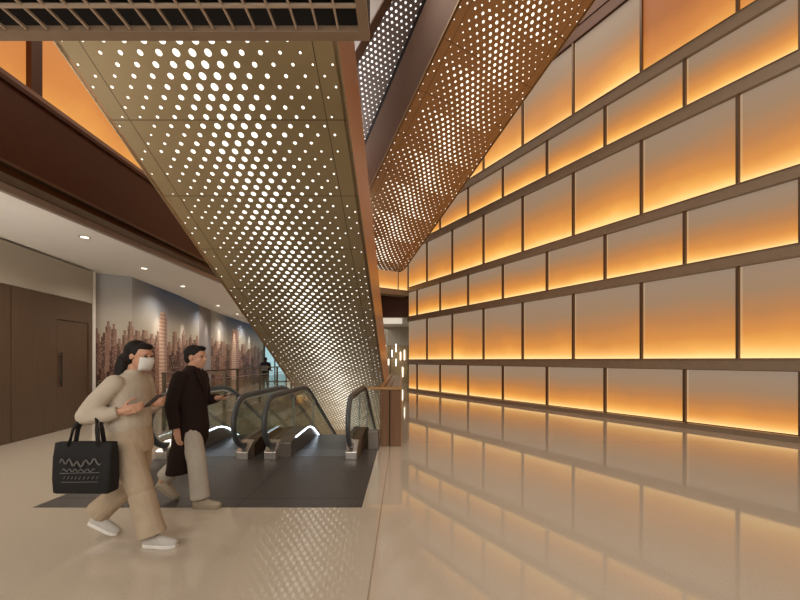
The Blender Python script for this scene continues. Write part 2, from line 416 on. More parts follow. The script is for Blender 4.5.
# ---- ceilings
struct('ceiling_high', MB().box((-12, -3, 12.6), (12, 32, 12.8)), 'ceil')
ce = MB(); ce.hexa([(-12, -3, 3.65), (-5.07, -3, 3.65), (-5.07, 18.8, 3.65), (-12, 18.8, 3.65)], [(-12, -3, 3.75), (-5.07, -3, 3.75), (-5.07, 18.8, 3.75), (-12, 18.8, 3.75)])
ce.box((-12, 18.8, 3.65), (.42, 32, 3.75))
struct('ceiling', ce, 'ceil')
# fascia beam over the left corridor
fb = MB(); fb.box((-5.20, -3, 3.76), (-5.0, 18.6, 3.84)); struct('trim_21', MB().box((-5.066, -3, 3.62), (-4.99, 18.6, 3.72)), 'grey_edge')
struct('trim_22', MB().prism([(-5.2, 3.725), (-4.98, 3.725), (-4.90, 3.80), (-5.2, 3.80)], 'y', -3, 18.6), 'bronze')
struct('wall_beam', MB().box((-5.5, -3, 3.80), (-5.0, 18.6, 5.0)), 'dark_bronze')
struct('trim_23', MB().prism([(-5.0, 3.93), (-4.93, 3.94), (-4.93, 3.985), (-5.0, 4.02)], 'y', -3, 18.6), 'bronze')
struct('trim_24', MB().prism([(-5.5, 5.0), (-4.97, 5.0), (-4.97, 5.06), (-5.08, 5.20), (-5.5, 5.20)], 'y', -3, 18.6), 'dark_bronze')
struct('wall_left_upper', MB().box((-6.2, -3, 4.9), (-5.45, 26, 12.6)), 'dark_bronze')
struct('trim_25', MB().box((-5.45, 5.28, 5.05), (-5.30, 5.44, 9)).box((-5.45, 9.7, 5.05), (-5.12, 9.9, 9)).box((-5.45, .7, 5.05), (-5.12, .9, 9)), 'dark_bronze')
for i, (a, b) in enumerate([(.95, 5.26), (5.46, 9.67), (9.93, 14.2)]):
    P = [(-5.36, a, 5.20), (-5.36, b, 5.20), (-5.36, b, 8.6), (-5.36, a, 8.6)]
    mb = MB().add(P, [[0, 1, 2, 3]], [[(0, 0), (1, 0), (1, .55), (0, .55)]]); mb.box((-5.44, a, 5.05), (-5.362, b, 8.6))
    o = mb.build('backlit_panel', 'panel_warm', origin=P[0])
    tag(o, ['orange glowing panel at the top left picture corner above the beam', 'orange glowing panel above the beam, beside the perforated soffit edge', 'orange glowing panel above the beam hidden behind the soffit'][i], 'wall panel', 'backlit panels over the left beam')

# ---- left veneer wall and cream wall
def lw(Y, z, off=0): return Vector((-7.04-.17*(Y-6.47)+off, Y, z))      # left wall line
def lbox(mb, a, b, z0, z1, o0, o1):
    return mb.hexa([lw(a, z0, o0), lw(a, z0, o1), lw(b, z0, o1), lw(b, z0, o0)], [lw(a, z1, o0), lw(a, z1, o1), lw(b, z1, o1), lw(b, z1, o0)])
ww = MB()
for a, b in [(-3, -.9), (-.885, 1.6), (1.615, 4.15), (4.165, 6.67), (6.685, 7.75)]: lbox(ww, a, b, 0, 2.847, -.3, 0)
lbox(ww, 8.735, 8.87, 0, 2.847, -.3, 0); lbox(ww, 7.75, 8.735, 2.36, 2.847, -.3, 0); lbox(ww, -3, 8.87, 0, 2.84, -.32, -.1)
struct('wall_left', ww, 'veneer')
dr = lbox(MB(), 7.765, 8.72, .01, 2.345, -.09, -.012); d = struct('door_1', dr, 'veneer', bevel=.004)
hd = lbox(MB(), 7.86, 7.885, .93, 1.66, .008, .025); lbox(hd, 7.865, 7.88, 1.0, 1.03, -.012, .01); lbox(hd, 7.865, 7.88, 1.56, 1.59, -.012, .01)
o = hd.build('door_handle', 'black', d, origin=(0, 0, 0)); o.parent = d
o['label'] = 'long vertical dark pull handle'
cw = lbox(MB(), -3, 8.87, 2.852, 3.61, -.3, .02); lbox(cw, -3, 8.87, 3.61, 3.66, -.3, -.1); struct('wall_left_cream', cw, 'cream')
struct('trim_26', lbox(MB(), 8.87, 8.95, 0, 3.66, -.3, .03), 'ceil')
# ---- mural walls
pl = [(-7.62, 9.12), (-7.02, 9.58), (-7.25, 11.0), (-7.49, 12.43), (-7.72, 13.4), (-7.97, 14.46)]
pl2 = [(-8.25, 15.9), (-8.55, 17.6), (-8.9, 20), (-9.25, 22.8), (-9.55, 25.0), (-9.75, 25.8)]
def mural(name, pts, mat, u0=0):
    mb = MB(); u = u0
    for (a, b) in zip(pts[:-1], pts[1:]):
        L = math.hypot(b[0]-a[0], b[1]-a[1])
        mb.add([(a[0], a[1], .0), (b[0], b[1], .0), (b[0], b[1], 3.65), (a[0], a[1], 3.65)], [[3, 2, 1, 0]], [[(u, 3.65), (u+L, 3.65), (u+L, 0), (u, 0)]]); u += L
    return mb.build(name, mat, fix=False)
def mural_mat(): pass
NT.uvout = lambda s: s.n('ShaderNodeUVMap').outputs[0]
m1 = mat_mural('skyline mural print', 0, [(2.45, .25, 2.95)], .75, .30)
m2 = mat_mural('skyline mural print far', 9.4, [(3.6, .62, 3.1)], 0.0, .13)
for n, pts, m, lab in (('wall_mural_near', pl, m1, ''), ('wall_mural_far', pl2, m2, '')):
    o = mural(n, pts, m); o['kind'] = 'structure'
mb = MB(); mb.hexa([(-7.97, 14.46, 0), (-8.25, 15.9, 0), (-9, 15.9, 0), (-9, 14.46, 0)], [(-7.97, 14.46, 3.65), (-8.25, 15.9, 3.65), (-9, 15.9, 3.65), (-9, 14.46, 3.65)])
struct('wall_pier', mb, simple('grey pier paint', (.22, .19, .19), .5))
struct('wall_back_left', MB().box((-12, 8.6, 0), (-8.9, 8.9, 3.65)).box((-12, 27.6, 0), (-6.2, 27.8, 12.6)).box((-6.2, 27.6, 0), (2, 27.8, 12.6)).box((-12, -3, 0), (-11.8, 28, 12.6)), 'cream')

# ---- shopfront at the end of the corridor
sf = thing('shopfront', 'bright turquoise lit shopfront at the far end of the mural corridor', 'shopfront', (-8.6, 25.9, 0))
fr = MB()
for x in (-9.72, -9.0, -8.2, -7.2, -6.0): fr.box((x, 25.85, 0), (x+.07, 25.97, 3.6))
fr.box((-9.72, 25.85, 2.75), (-5.9, 25.97, 2.85)); fr.box((-9.72, 25.85, 3.5), (-5.9, 25.97, 3.64)); fr.build('frame', 'post', sf)
for x0, x1, m in ((-9.65, -9.0, 'coolglass'), (-8.93, -8.2, 'coolglass'), (-8.13, -7.2, 'white_glow'), (-7.13, -6.0, 'coolglass')):
    MB().box((x0, 25.93, .05), (x1, 25.95, 2.75)).build('window_pane', m, sf)
MB().box((-7.95, 25.84, .7), (-7.6, 25.91, 1.6)).build('display', 'redsign', sf)['label'] = 'red display panel'
# ---- passage end wall
pe = thing('shopfront', 'beige shopfront with hanging light tubes at the end of the right passage', 'shopfront', (-1, 24.0, 0))
MB().box((-6, 24.0, 2.45), (.42, 24.15, 3.62)).build('fascia', 'cream', pe)
MB().box((-6, 24.05, 0), (.42, 24.12, 2.45)).build('window_pane', 'champagne', pe)
f2 = MB()
for x in (-2.6, -1.75, -.85, .3): f2.box((x, 23.96, 0), (x+.05, 24.06, 2.45))
f2.build('frame', 'post', pe)
for i, (px, y0, y1) in enumerate([(385.5, 345, 352), (392, 350, 357), (396, 344, 352), (396, 359, 366), (400.5, 352, 360), (404.5, 350, 360), (388.5, 359, 365), (402.6, 367, 377)]):
    Y = 22.9+.1*i; x = (px-CX)*Y/F; za, zb = H+(CY-y1)*Y/F, H+(CY-y0)*Y/F
    o = thing('hanging_light_tube', 'slim glowing vertical light tube in the passage, %s counting rightwards' % ordn[[0, 2, 3, 4, 5, 7, 1, 6][i]], 'lamp', (x, Y, zb), 'light tubes in the passage')
    MB().tube([(x, Y, za), (x, Y, zb)], .03, 8).build('tube', 'warm', o); MB().tube([(x, Y, zb), (x, Y, 3.65)], .006, 5).build('cord', 'post', o)
o = MB().box((-1.25, 18.95, 3.60), (-.05, 21.5, 3.645)).build('ceiling_light_panel', 'white_glow'); tag(o, 'pale lit ceiling panel over the far passage', 'ceiling light')

# ---- downlights
for i, (x, y) in enumerate([(-5.55, 6.45), (-6.05, 8.65), (-6.4, 10.75), (-7.3, 14.6), (-7.7, 17.2), (-8.3, 20.5)]):
    o = thing('downlight', 'small recessed downlight in the white corridor ceiling, %s from the camera' % ordn[i], 'downlight', (x, y, 3.65), 'downlights of the corridor')
    rg = [[(x+r*math.cos(k*math.pi/10), y+r*math.sin(k*math.pi/10), z) for k in range(20)] for r, z in ((.085, 3.648), (.085, 3.640), (.062, 3.638), (.062, 3.649))]
    MB().rings(rg, False).build('trim_ring', 'steel', o)
    MB().tube([(x, y, 3.649), (x, y, 3.641)], .061, 16).build('lamp', 'warm', o)

# ================================================================== PERFORATED ESCALATORS
def plate_box(root, edges, right, top_h, name, matS, matSide, u_half, wd):
    """edges: list of (centre point, v) along the run; right = lateral unit vector; soffit width 2*u_half"""
    so = MB(); vs = []; fs = []; uvs = []
    for (p, v) in edges: vs += [p-right*u_half, p+right*u_half]
    for i in range(len(edges)-1):
        a = 2*i; fs.append([a, a+2, a+3, a+1]); va, vb = edges[i][1], edges[i+1][1]
        uvs.append([(-u_half, va), (-u_half, vb), (u_half, vb), (u_half, va)])
    so.add(vs, fs, uvs); so.build('soffit', matS, root, fix=False)
    for sgn, nm in ((-1, 'side_cladding'), (1, 'side_cladding')):
        sd = MB(); o = right*(sgn*u_half)
        for i in range(len(edges)-1):
            a, b = edges[i][0]+o, edges[i+1][0]+o; n = right*(-sgn*.04); up = Vector((0, 0, top_h))
            sd.hexa([a, b, b+n, a+n], [a+up, b+up, b+n+up, a+n+up])
        sd.build(nm, matSide, root)
    for sgn in (-1, 1):
        rim = MB()
        for i in range(len(edges)-1):
            rim.bar(edges[i][0]+right*(sgn*(u_half+.008))+Vector((0,0,.01)), edges[i+1][0]+right*(sgn*(u_half+.008))+Vector((0,0,.01)), .018, .03)
        rim.build('edge_trim', 'champagne', root)
    inn = MB()
    for i in range(len(edges)-1):
        a, b = edges[i][0], edges[i+1][0]; o = right*(u_half-.06)
        z1, z2 = Vector((0, 0, .12)), Vector((0, 0, .62))
        inn.hexa([a-o+z1, b-o+z1, b+o+z1, a+o+z1], [a-o+z2, b-o+z2, b+o+z2, a+o+z2])
    inn.build('truss', 'dark_bronze', root)
    # balustrade rails on top of the cladding
    for sgn in (-1, 1):
        o = right*(sgn*(u_half-.15)) + Vector((0, 0, top_h+.12))
        MB().tube([e[0]+o for e in edges], .04, 8).build('handrail', 'rubber', root)
# --- 1: over the descending escalators
Y0 = 370*5.4/510
cm = Vector((((54+336)/2-CX)*Y0/F, Y0, H+320*Y0/F)); uh = (336-54)*Y0/F/2
e1 = []
for Y in (1.6, 4, 7, 10, 13, 16.6):
    e1.append((cm+D1*(Y-Y0), (Y-Y0)*math.sqrt(1+.5135**2)))
r1 = thing('escalator_underside', 'large champagne perforated escalator underside sloping down across the middle of the hall', 'escalator', e1[-1][0])
plate_box(r1, e1, Vector((1, 0, 0)), 1.85, 's', 'perf1', 'copper', uh, 0)
# --- 2: beside the glowing wall
lat = Vector((1, .608, 0)).normalized()
Rp = EYE + ray(595, 0)*8.3
n2 = D2.cross(lat)
Lp = plane_hit(460, 0, Rp, n2)
wid = abs((Rp-Lp).dot(lat)); 
c2 = Rp - lat*(wid/2); hl = math.sqrt(D2.x**2+1); sl = D2.length
e2 = []
for k in (-6, -3, 0, 2, 4, 6.75): e2.append((c2+D2*k, k*sl))
p, v = e2[-1]
pp = p.copy(); vv = v; hd2 = Vector((D2.x, 1, 0)); slope = D2.z
for f in (.85, .7, .52, .34, .17, .03):
    step = (hd2+Vector((0, 0, slope*f)))*.10; pp = pp+step; vv += step.length; e2.append((pp.copy(), vv))
r2 = thing('escalator_underside', 'copper perforated escalator underside rising to the upper right beside the glowing wall', 'escalator', c2)
plate_box(r2, e2, lat, 1.65, 's', 'perf2', 'side2', wid/2, 0)
# --- 3: grey perforated flight higher up behind
J0 = EYE + ray(411, 33)*10.0
V3 = [plane_hit(*q, J0, n2) for q in ((425, -40), (340, 200), (300, 165), (345, 78), (410, -40))]
ax_v = D2.normalized(); 
r3 = thing('escalator_underside', 'dark grey perforated escalator underside high up between the two larger ones', 'escalator', J0)
def uv3(q): w = q-J0; return (w.dot(lat)+1.0, w.dot(ax_v))
qs = [plane_hit(*q, J0, n2) for q in ((411+12.6, 0), (411+29, -40), (403+6, -40), (386, 0), (356, 57), (330, 106), (330, 228), (411, 33))]
MB().add(qs, [list(range(len(qs)))], [[uv3(q) for q in qs]]).build('soffit', 'perf3', r3, fix=False)
a, b = plane_hit(440, -40, J0, n2), plane_hit(345, 190.7, J0, n2)
JU = [J0 - D2*3, J0 + D2*6]
sd = MB(); up = Vector((0, 0, 1)); w = lat*.35
P = [JU[0], JU[1], JU[1]+w, JU[0]+w]
MB().add(P, [[0, 1, 2, 3]], [[(-.3+1.0, -3*sl), (-.3+1.0, 6*sl), (.1+1.0, 6*sl), (.1+1.0, -3*sl)]]).build('side_strip', 'perf3', r3, fix=False)
MB().bar(JU[0]-Vector((0,0,.03)), JU[1]-Vector((0,0,.03)), .09, .05).build('edge_trim', 'black', r3)
lf = [qs[2], qs[5]]
MB().bar(qs[2]+Vector((.0,0,-.02)), qs[5]+Vector((.0,0,-.02)), .2, .06).build('side_cladding', 'side2', r3)

# ================================================================== CEILING GRILLE
gz = 4.0; k = F/(gz-H)
gr = thing('ceiling_grille', 'open bronze cell grille hanging over the top left of the picture', 'ceiling grille', (-2, 1.5, gz))
gx1 = (370-CX)*2.9/F; gi = (359-CX)*2.82/F
MB().box((-5.0, 2.82, gz), (gx1, 2.90, gz+.05)).build('frame_rail', 'grille_frame', gr)
MB().box((gi, -.5, gz), (gx1, 2.82, gz+.05)).build('frame_rail', 'grille_frame', gr)
xb = [gi - .158*i for i in range(1, 30)]
MB().add([], []) 
bars = MB()
for x in xb: bars.box((x-.007, -.5, gz+.01), (x+.007, 2.81, gz+.03))
bars.build('long_bars', 'grille', gr)
cb = MB()
for i in range(12): cb.box((-5.0, 2.81-.21*(i+1)+.03-.009, gz+.008), (gi, 2.81-.21*(i+1)+.03+.009, gz+.03))
cb.build('cross_bars', 'grille', gr)
MB().box((-5.0, -.5, gz+.30), (gx1, 2.9, gz+.34)).box((-5.0, 2.85, gz+.05), (gx1, 2.895, gz+.3)).box((gx1-.05, -.5, gz+.05), (gx1-.005, 2.85, gz+.3)).build('backing', 'black', gr)  # black sheets added so the inside of the grille stays dark
pip = MB()
for y in (2.0, 2.66, 1.3): pip.tube([(-4.9, y, gz+.24), (gi-.1, y, gz+.24)], .035, 8)
pip.build('pipework', simple('dim grey duct', (.09, .10, .085), .5), gr)

# ================================================================== DESCENDING ESCALATORS
def dz(Y, Y0, z0=0, rad=.8):      # flat then sloping run with a soft knee
    t = Y-Y0
    if t <= 0: return z0
    if t < rad: return z0-.5135*t*t/(2*rad)
    return z0-.5135*(t-rad/2)
def make_escalator(cx, label):
    rt = thing('escalator', label, 'escalator', (cx, 5.7, 0), 'escalators going down')
    def B(mb, n, m, par=rt, **kw):
        o = mb.build(n, m, None, origin=(cx, 5.7, 0), **kw); o.location = (0, 0, 0); o.parent = par; return o
    B(MB().box((cx-.33, 5.72, -.05), (cx+.49, 6.20, .007)), 'comb_plate', 'dark_steel')
    yy = 6.22; i = 0
    while yy < 13.4:
        z = round(dz(yy+.2, 7.15, 0)/1, 4); st = MB()
        st.prism([(yy, z-.03), (yy+.40, z-.03), (yy+.40, z), (yy, z)], 'x', cx-.33, cx+.49)
        st.prism([(yy-.0, z-.24), (yy+.03, z-.24), (yy+.02, z), (yy, z)], 'x', cx-.33, cx+.49)
        o = B(st, 'step', 'step')
        yy += .405; i += 1
    for s in (-1, 1):
        xi = cx-.34 if s < 0 else cx+.50
        dw = .24 if s < 0 else .09
        pass
        top = [(5.72, .22), (5.95, .28), (6.7, .30)] + [(6.85+.15*k, dz(6.85+.15*k, 6.65, .30, .6)) for k in range(8)] + [(y, dz(y, 6.65, .30, .6)) for y in (9, 11, 13.5)]
        bot = [(13.5, dz(13.5, 6.65, .3, .6)-.9), (8.5, -1.2), (7.0, -.4), (6.2, -.28), (5.72, -.05)]
        B(MB().prism(top+bot, 'x', xi, xi+s*dw), 'skirt_deck', 'deck', bevel=.01)
        B(MB().prism([(5.55, 0), (5.9, 0), (5.9, .2), (5.80, .26), (5.55, .12)], 'x', cx+s*.52, cx+s*.70), 'newel_base', 'steel', bevel=.012)
        # outer cladding
        B(MB().prism([(y, z-.02) for y, z in top]+bot, 'x', xi+s*(dw+.01), xi+s*(dw+.14)), 'outer_cladding', 'bronze')
        xl = xi-s*.012
        if s < 0: B(MB().tube([(xl, y, z-.015) for y, z in top[1:]], .013, 6), 'led_strip', 'led')
        xg = cx+s*.60
        # handrail loop
        R0 = .38; zc = .57; path = []
        for k in range(0, 15):
            a = -math.pi/2 - math.pi*.06 - (math.pi*.94)*k/14
            path.append((xg, 5.72+R0*1.1*math.cos(a), zc+R0*math.sin(a)))
        path = [(xg, 5.85, .16)] + path
        path += [(xg, y, .95) for y in (6.2, 6.8)] + [(xg, 7.1+.15*k, dz(7.1+.15*k, 7.3, .95, .8)) for k in range(9)] + [(xg, y, dz(y, 7.3, .95, .8)) for y in (9.2, 11, 13.4)]
        B(MB().tube(path, .036, 10, 1.35, ref=(1, 0, 0)), 'handrail', 'rubber', smooth=True)
        tr = [(p[0], p[1]+(.04 if p[1] < 5.7 else 0), p[2]-(.045 if p[2] > zc else -.02)) for p in path[1:]]
        B(MB().tube(tr, .018, 6, 1.0), 'handrail_guide', 'steel', smooth=True)
        # glass in three sheets
        def gtop(y): return dz(y, 7.3, .95, .8)-.04
        def gbot(y): return dz(y, 6.65, .28, .6)
        def sheet(y0, y1, curved=False):
            n = 8; yy = [y0+(y1-y0)*k/n for k in range(n+1)]
            up = [(y, gtop(y)) for y in yy]
            if curved: up = [(p[1]+.03, p[2]) for p in path[3:16]][:] + [(y, gtop(y)) for y in yy if y > 5.9]
            lo = [(y, gbot(y)) for y in reversed(yy)]
            B(MB().prism(up+lo, 'x', xg-.006, xg+.006), 'glass_panel', 'glass')
            B(MB().box((xg-.007, y1+.002, gbot(y1)), (xg+.007, y1+.012, gtop(y1))), 'glass_joint', 'glass_edge')
        sheet(5.80, 6.75, True); sheet(6.765, 8.2); sheet(8.215, 10.2); sheet(10.215, 13.2)
    return rt
make_escalator(-3.03, 'left escalator going down, just behind the person in the dark coat')
make_escalator(-1.39, 'right escalator going down, next to the bronze clad parapet')
# landing mat
mt = MB().box((-3.76, 3.76, -.02), (-.42, 5.70, .004)); mt.box((-3.72, 5.70, -.02), (-.42, 6.2, .003))
tag(mt.build('floor_grating', 'mat'), 'dark grey ribbed grating let into the floor before the escalators', 'grating')

# parapet with glass beside the right escalator
pp = thing('parapet', 'bronze and wood clad parapet with rail at the right side of the escalator', 'parapet', (-.24, 6.4, 0))
MB().box((-.40, 6.42, 0), (-.235, 12.5, .98)).box((-.225, 6.42, 0), (-.04, 12.5, .98)).box((-.3, 6.45, 0), (-.2, 12.4, .9)).build('cladding', 'reeded', pp, bevel=.006)
MB().box((-.60, 6.37, .99), (-.02, 6.47, 1.035)).box((-.42, 6.47, .985), (-.35, 12.5, 1.03)).box((-.08, 6.47, .985), (-.02, 12.5, 1.02)).build('cap_rail', simple('golden bronze', (.45, .25, .1), .3, .6), pp)
MB().box((-.59, 6.40, .3), (-.41, 6.412, .99)).build('glass_panel', 'glass', pp)
MB().box((-.59, 6.2, 0), (-.41, 6.40, .30)).build('plinth', 'deck', pp, bevel=.01)
MB().box((-.235, 6.405, 0), (-.222, 6.43, .98)).build('joint', 'black', pp)
# guard railing around the well
rl = thing('guard_railing', 'bronze post railing with glass along the well before the mural', 'railing', (-5.1, 7.9, 0))
py = [7.9, 9.6, 11.4, 13.2, 15.0, 16.9, 18.7]
for y in py: MB().box((-5.13, y-.03, 0), (-5.07, y+.03, 1.21)).build('post', 'post', rl)
MB().box((-3.84, 7.87, 0), (-3.78, 7.93, 1.21)).build('post', 'post', rl)
MB().box((-5.135, 7.86, 1.20), (-5.065, 18.74, 1.24)).build('top_rail', 'post', rl)
MB().box((-5.06, 7.87, 1.20), (-3.78, 7.93, 1.24)).build('top_rail', 'post', rl)
MB().box((-5.11, 7.93, .98), (-5.09, 18.7, 1.0)).box((-5.06, 7.89, .88), (-3.84, 7.91, .905)).build('mid_rail', 'steel', rl)
for a, b in zip(py[:-1], py[1:]): MB().box((-5.106, a+.05, .06), (-5.094, b-.05, .92)).build('glass_panel', 'glass', rl)
MB().box((-5.05, 7.895, .06), (-3.86, 7.905, .86)).build('glass_panel', 'glass', rl)

# ================================================================== PEOPLE
SKIN = simple('skin', (.55, .30, .20), .5, 0, .06, 30)
HAIR = simple('black hair', (.010, .007, .006), .65, 0, .3, 60, .25)
EYEM = simple('eye', (.02, .015, .012), .2)
def fab(name, c, rough=.85):
    t = NT(name); o = t.obj(); f = t.noise(o, 7, 4, .6); g = t.noise(o, 160, 2)
    k = t.mix(f, tuple(x*.78 for x in c), tuple(min(1, x*1.12) for x in c)); k = t.mix(t.M('MULTIPLY', g, .2), k, tuple(x*.6 for x in c))
    return t.bsdf(k, rough, 0, .2, bump=f, bs=1.0)
def limb(mb, pts, rs, sq=1.0, n=14):
    # dense interpolation gives smooth tapered limbs
    P = [Vector(p) for p in pts]; out = []; rr = []
    for i in range(len(P)-1):
        for k in range(5): out.append(P[i].lerp(P[i+1], k/5)); rr.append(rs[i]+(rs[i+1]-rs[i])*k/5)
    out.append(P[-1]); rr.append(rs[-1])
    mb.tube(out, rr, n, sq); 
    for p, r in list(zip(P, rs))[:None if rs[-1] < .045 or n < 10 else -1]: mb.ball(p, r*.99, 12, 8)
def torso(mb, secs, n=22):
    # secs: (centre, half depth, half width)
    mb.rings([[Vector(c)+Vector((d*math.cos(2*math.pi*k/n), w*math.sin(2*math.pi*k/n), 0)) for k in range(n)] for c, d, w in secs])
def hand(mb, wrist, fwd, palm_n, curl=.5, side=1, sc=1.0):
    """fwd: finger direction, palm_n: palm normal (fingers curl towards it), side: +1/-1 thumb side"""
    f = Vector(fwd).normalized(); n = Vector(palm_n); n = (n-f*n.dot(f)).normalized(); s = f.cross(n)*side
    w = Vector(wrist)
    mb.obox(w+f*.045*sc, (f, s, n), (.043*sc, .036*sc, .012*sc)); mb.ball(w+f*.02, .024*sc); mb.ball(w+f*.05*sc, (.03*sc,)*3 if False else .022*sc)
    for i, (o, L) in enumerate(zip((.029, .010, -.010, -.028), (.070, .078, .072, .058))):
        p = w+f*.083*sc+s*o*sc; d = f.copy(); pts = [p-f*.02]; ang = 0
        pts.append(p)
        for seg, fr in enumerate((.45, .3, .25)):
            ang += curl*(.55+.1*i) ; d = f*math.cos(ang)+n*math.sin(ang); p = p+d*L*fr*sc; pts.append(p.copy())
        limb(mb, pts, [.0095*sc, .0092*sc, .0085*sc, .0078*sc, .0065*sc], n=8)
    p = w+f*.022*sc+s*.028*sc
    limb(mb, [p, p+(f*.6+s*.8+n*.2)*.034*sc, p+(f*.95+s*.75+n*.5)*.055*sc, p+(f*1.3+s*.6+n*.8)*.062*sc], [.014*sc, .011*sc, .0095*sc, .008*sc], n=8)
def head(mb, c, f, s=1.0):
    """c: head centre; f: facing (unit, horizontal-ish); returns frame"""
    f = Vector(f).normalized(); l = Vector((0, 0, 1)).cross(f).normalized(); u = f.cross(l); rot = Matrix((f, l, u)).transposed(); c = Vector(c)
    def P(a, b, d): return c+rot @ (Vector((a, b, d))*s)
    mb.ball(P(-.012, 0, .025), (.098*s, .076*s, .092*s), 20, 14, rot)
    mb.ball(P(.020, 0, -.030), (.070*s, .060*s, .085*s), 18, 12, rot)
    mb.ball(P(.052, 0, -.085), (.032*s, .030*s, .026*s), 12, 8, rot)       # chin
    for q in (-1, 1):
        mb.ball(P(-.006, q*.075, -.005), (.018*s, .010*s, .030*s), 10, 8, rot)  # ear
        mb.ball(P(.056, q*.034, -.028), (.024*s, .022*s, .024*s), 10, 8, rot)   # cheek
        mb.ball(P(.078, q*.028, .030), (.014*s, .022*s, .008*s), 10, 8, rot)  # brow
    mb.tube([P(.080, 0, .022), P(.094, 0, .0), P(.104, 0, -.022), P(.088, 0, -.032)], [.008*s, .010*s, .0125*s, .012*s], 10)
    mb.ball(P(.083, 0, -.056), (.012*s, .024*s, .006*s), 10, 8, rot); mb.ball(P(.080, 0, -.068), (.011*s, .019*s, .007*s), 10, 8, rot)
    return P, rot
def eyes(root, P, rot, s=1.0):
    mb = MB()
    for q in (-1, 1): mb.ball(P(.081, q*.029, .008), (.008*s, .013*s, .007*s), 10, 8, rot)
    mb.build('eyes', EYEM, root, smooth=True)
def shoe(root, heel, toe_dir, pitch, mat, sole, L=.26):
    """heel point on sole line, direction, pitch (heel raised)"""
    d = Vector(toe_dir).normalized(); l = Vector((0, 0, 1)).cross(d); dd = d*math.cos(pitch)-Vector((0, 0, 1))*math.sin(pitch); u = dd.cross(l) if dd.cross(l).z > 0 else l.cross(dd)
    h = Vector(heel); rg = []; rs = []
    for t, w, hh in ((0, .028, .06), (.08, .036, .085), (.3, .040, .095), (.5, .043, .075), (.7, .047, .055), (.9, .040, .042), (1.0, .02, .03)):
        c = h+dd*L*t; rg.append([c+l*w*math.cos(a)+u*(.028+max(0, math.sin(a))*hh*.85-max(0, -math.sin(a))*.01) for a in [2*math.pi*k/14 for k in range(14)]])
        rs.append([c+l*(w+.004)*x+u*z for x, z in ((-1, 0), (1, 0), (1, .03), (-1, .03))])
    o = MB().rings(rg).build('shoe', mat, root, smooth=True)
    s = MB().rings(rs).build('sole', sole, root, bevel=.006)
    s.parent = o
    lc = MB()
    for t in (.36, .45, .54): 
        c = h+dd*L*t+u*(.112-.0*t-(t-.3)*.14); lc.tube([c-l*.03-u*.008, c+u*.004, c+l*.03-u*.008], .004, 6)
    x = lc.build('laces', sole, root); x.parent = o

